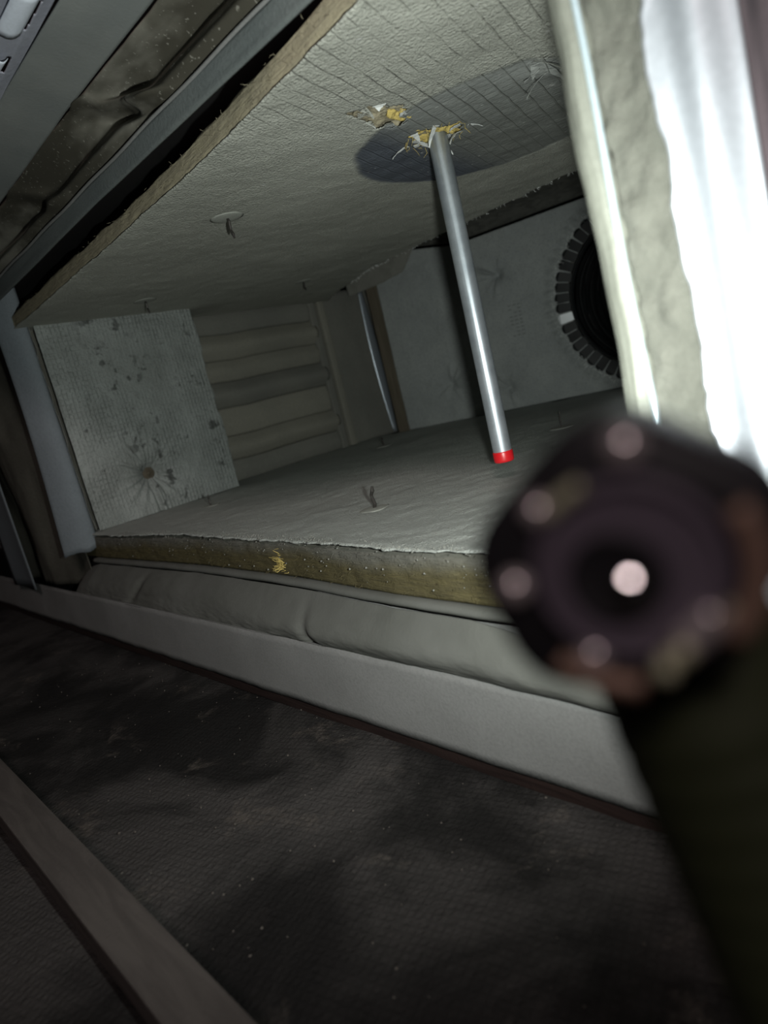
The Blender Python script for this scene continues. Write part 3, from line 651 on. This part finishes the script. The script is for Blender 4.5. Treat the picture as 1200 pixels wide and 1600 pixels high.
link('core', grid('core', pf, np.linspace(0, 1, 16), np.linspace(-.05, .60, 300), None, .03, (0, 1, 0)), M_POSTF, ru, True)
def tape(t, z):
    ed = .0012 * fbm(z, z * 0, 90, 221) + .0012 * np.maximum(0, vn(z, z * 0, 60, 223))
    return -.1225 - ed * (t < .1) + .031 * t + (.18 - z) * .03, .2975 + .004 * t + .0018 * np.sin(t * 9) * (.3 + t) + .004 * t ** 6, z
link('foil_tape', grid('foil_tape', tape, np.linspace(0, 1, 26), np.linspace(-.05, .60, 200), None, .001, (0, 1, 0)), M_FOILW, ru, True)
sd = thing('right_stud', 'dim dark mauve grained stud to the right of the bright foil strip', 'stud', (-.06, .315, 0))
box('post', M_MAUVE, sd, (-.0955, .309, -.17), (-.03, .36, .60), .002)
# ------------------------------------------------------------------ the torch held close to the lens
def P(px, py, d): return CAM + CR * ((px - 600) / 1051.73 * d) + CDN * ((py - 800) / 1051.73 * d) + CF * d
FC = CAM + CR * .0267 + CDN * .0060 + CF * .0735               # centre of the tail face
AX = (CR * .40 - CDN * .24 + CF * .88).normalized()              # beam direction
RU = (CR - AX * CR.dot(AX)).normalized(); DV = AX.cross(RU)      # DV points down in the picture
def rotp(a): return RU * math.cos(a) + DV * math.sin(a)
M_TB = plain('black_anodised', (.02, .019, .022), .5, .1, .4)
M_TF = plain('dark_plum_face', (.12, .098, .128), .55, .05, .4)
M_TR = plain('copper_rim_reflection', (.30, .19, .145), .55, .2)
M_TS = plain('pale_screw_steel', (.92, .82, .84), .24, .65)
M_OL = plain('dark_olive_grip', (.030, .036, .017), .6, .05, .3)
M_GRN = plain('pale_olive', (.55, .54, .38), .4, .3)
M_LENS = plain('mirror_lens', (.6, .57, .58), .06, 1.0, .5)
tc = thing('torch', 'out-of-focus black angle-head torch with olive grip close to the viewer, lighting the box', 'torch', tuple(FC + DV * .05))
# head: five-sided rounded block along the beam axis
def poly_lathe(name, prof, n, o, ax, corners):
    pts = [Vector((r * math.cos(math.radians(a)), r * math.sin(math.radians(a)))) for a, r in corners]; m = len(pts); out = []
    per = n // m
    for i in range(m):
        p0, p1, p2 = pts[i - 1], pts[i], pts[(i + 1) % m]; q0 = p1 + (p0 - p1) * .34; q2 = p1 + (p2 - p1) * .34
        for k in range(per):
            t = k / (per - 1); out.append(q0 * (1 - t) ** 2 + p1 * (2 * t * (1 - t)) + q2 * t * t)
    n = len(out); V, F = [], []
    for sc, h in prof:
        for q in out: V.append(o + ax * h + RU * (q.x * sc) + DV * (q.y * sc))
    for i in range(len(prof) - 1):
        for k in range(n): F.append((i * n + k, i * n + (k + 1) % n, (i + 1) * n + (k + 1) % n, (i + 1) * n + k))
    F.append(tuple(range(n))[::-1]); F.append(tuple((len(prof) - 1) * n + k for k in range(n)))
    bm = bmesh.new(); vs = [bm.verts.new(v) for v in V]
    for f in F: bm.faces.new([vs[i] for i in f])
    return from_bm(name, bm)
HC5 = [(-108, .0192), (-28, .0195), (42, .0160), (116, .0202), (176, .0200)]
link('head', poly_lathe('head', [(.90, -.0004), (.97, .0003), (1, .0018), (1, .014), (.88, .018), (.80, .026), (.80, .0335)], 60, FC, AX, HC5), M_TB, tc, True)
link('rear_face', ring_lathe('rear_face', [(0, -.0012), (.0098, -.0012), (.0104, -.0006), (.0104, .0006), (0, .0006)], 56, FC, AX, RU, DV), M_TF, tc, False)
link('recess_ring', ring_lathe('recess_ring', [(.0090, -.0012), (.0092, -.0019), (.0099, -.0019), (.0102, -.0012)], 56, FC, AX, RU, DV, True), M_TF, tc, True)
lw = link('lens_well', ring_lathe('lens_well', [(0, -.0013), (.0046, -.0013), (.0050, -.0016), (.0053, -.0012), (.0053, 0), (0, 0)], 40, FC + DV * .0012 - RU * .0010, AX, RU, DV), M_TB, tc, True)
# small tilted domed lens in the well, mirroring the lamp behind the viewer
DR = .0075; HV = (CR * .30 + CDN * .30 + CF * .90).normalized(); HX = HV.orthogonal().normalized(); HY = HV.cross(HX); LC = FC + DV * .0014 + RU * .0002 - AX * .0012
dome = [(.0029, .0012)] + [(DR * math.sin(t), -DR * (math.cos(t) - math.cos(.40))) for t in np.linspace(.40, 0, 12)]
link('lens', ring_lathe('lens', dome, 40, LC, HV, HX, HY), M_LENS, lw, True)
for k, (a, rr, s) in enumerate(((-97, .0132, .0021), (-152, .0114, .0018), (161, .0128, .0020), (104, .0110, .0018))):
    c = FC + rotp(math.radians(a)) * rr - AX * .0004
    link('screw', ring_lathe('screw', [(s, .001), (s, -.0004), (s * .92, -.0009), (s * .7, -.0015), (s * .38, -.0019), (0, -.0020)], 16, c, AX, RU, DV), M_TS, tc, True)
def bar(name, mat, a0, a1, r0, r1, h0, h1, **p):
    V, F = [], []; n = 12
    for i in range(n + 1):
        a = math.radians(a0 + (a1 - a0) * i / n); d = rotp(a)
        V += [FC + d * r0 + AX * h0, FC + d * r1 + AX * h0, FC + d * r1 + AX * h1, FC + d * r0 + AX * h1]
    for i in range(n):
        for k in range(4): F.append((i * 4 + k, i * 4 + (k + 1) % 4, i * 4 + 4 + (k + 1) % 4, i * 4 + 4 + k))
    F += [(0, 3, 2, 1), tuple(n * 4 + k for k in range(4))]
    bm = bmesh.new(); vs = [bm.verts.new(v) for v in V]
    for f in F: bm.faces.new([vs[i] for i in f])
    return link(name, from_bm(name, bm), mat, tc, True, **p)
bar('rim', M_TR, -40, 30, .0112, .0136, -.0016, .0005, label='rim arc with a brownish reflection painted in')  # partial arcs; the bezel's brownish reflections are put into their copper colour
bar('rim', M_TR, 78, 118, .0128, .0150, -.0014, .0008, label='rim arc with a brownish reflection painted in')
bar('side_badge', M_GRN, -150, -122, .0095, .0112, -.0022, -.001)
bar('switch', M_TS, 18, 48, .0078, .0108, -.0030, -.0012)
# grip running down to the right, swelling where it meets the head
g0 = P(1060, 985, .094); g1 = P(1440, 1850, .088); gd = (g1 - g0).normalized(); gx = gd.orthogonal().normalized(); gy = gd.cross(gx)
L_ = (g1 - g0).length
gp = [(0, -.006), (.010, -.006), (.0125, -.002), (.0135, .006)]
for i in range(12):
    h = .010 + i * .0052; gp += [(.0136, h), (.0138, h + .0008), (.0138, h + .0032), (.0136, h + .004)]
gp += [(.0136, L_), (0, L_)]
link('grip', ring_lathe('grip', gp, 48, g0, gd, gx, gy), M_OL, tc, True)
for k, (px, py) in enumerate(((1128, 952), (1098, 990), (1066, 1022), (1040, 1050))):
    c = P(px, py, .0700)
    link('glint_stud', ring_lathe('glint_stud', [(.0011, .008), (.0011, -.0002), (.0008, -.0006), (0, -.0007)], 14, c, AX, RU, DV), M_GRN, tc, True)  # small studs whose pale olive colour paints in the blurred glints
# front lens and the lamp behind it
fl_c = FC + AX * .0338
em = bpy.data.materials.new('lit_lens'); em.use_nodes = True; eb = em.node_tree.nodes['Principled BSDF']
eb.inputs['Emission Color'].default_value = (.92, 1, .98, 1); eb.inputs['Emission Strength'].default_value = 4
link('front_lens', ring_lathe('front_lens', [(0, 0), (.0085, 0), (.0085, .0008), (0, .0012)], 32, fl_c, AX, RU, DV), em, tc, True)
sl = bpy.data.lights.new('torch_lamp', 'SPOT'); sl.energy = TORCH; sl.color = (.94, 1, .95); sl.spot_size = math.radians(142); sl.spot_blend = 1; sl.shadow_soft_size = .009
so = bpy.data.objects.new('torch_lamp', sl); COL.objects.link(so)
so.location = fl_c + AX * .004
aim = Vector((-.87, .44, .15))
so.rotation_euler = aim.to_track_quat('-Z', 'Y').to_euler()
adopt(so, tc)
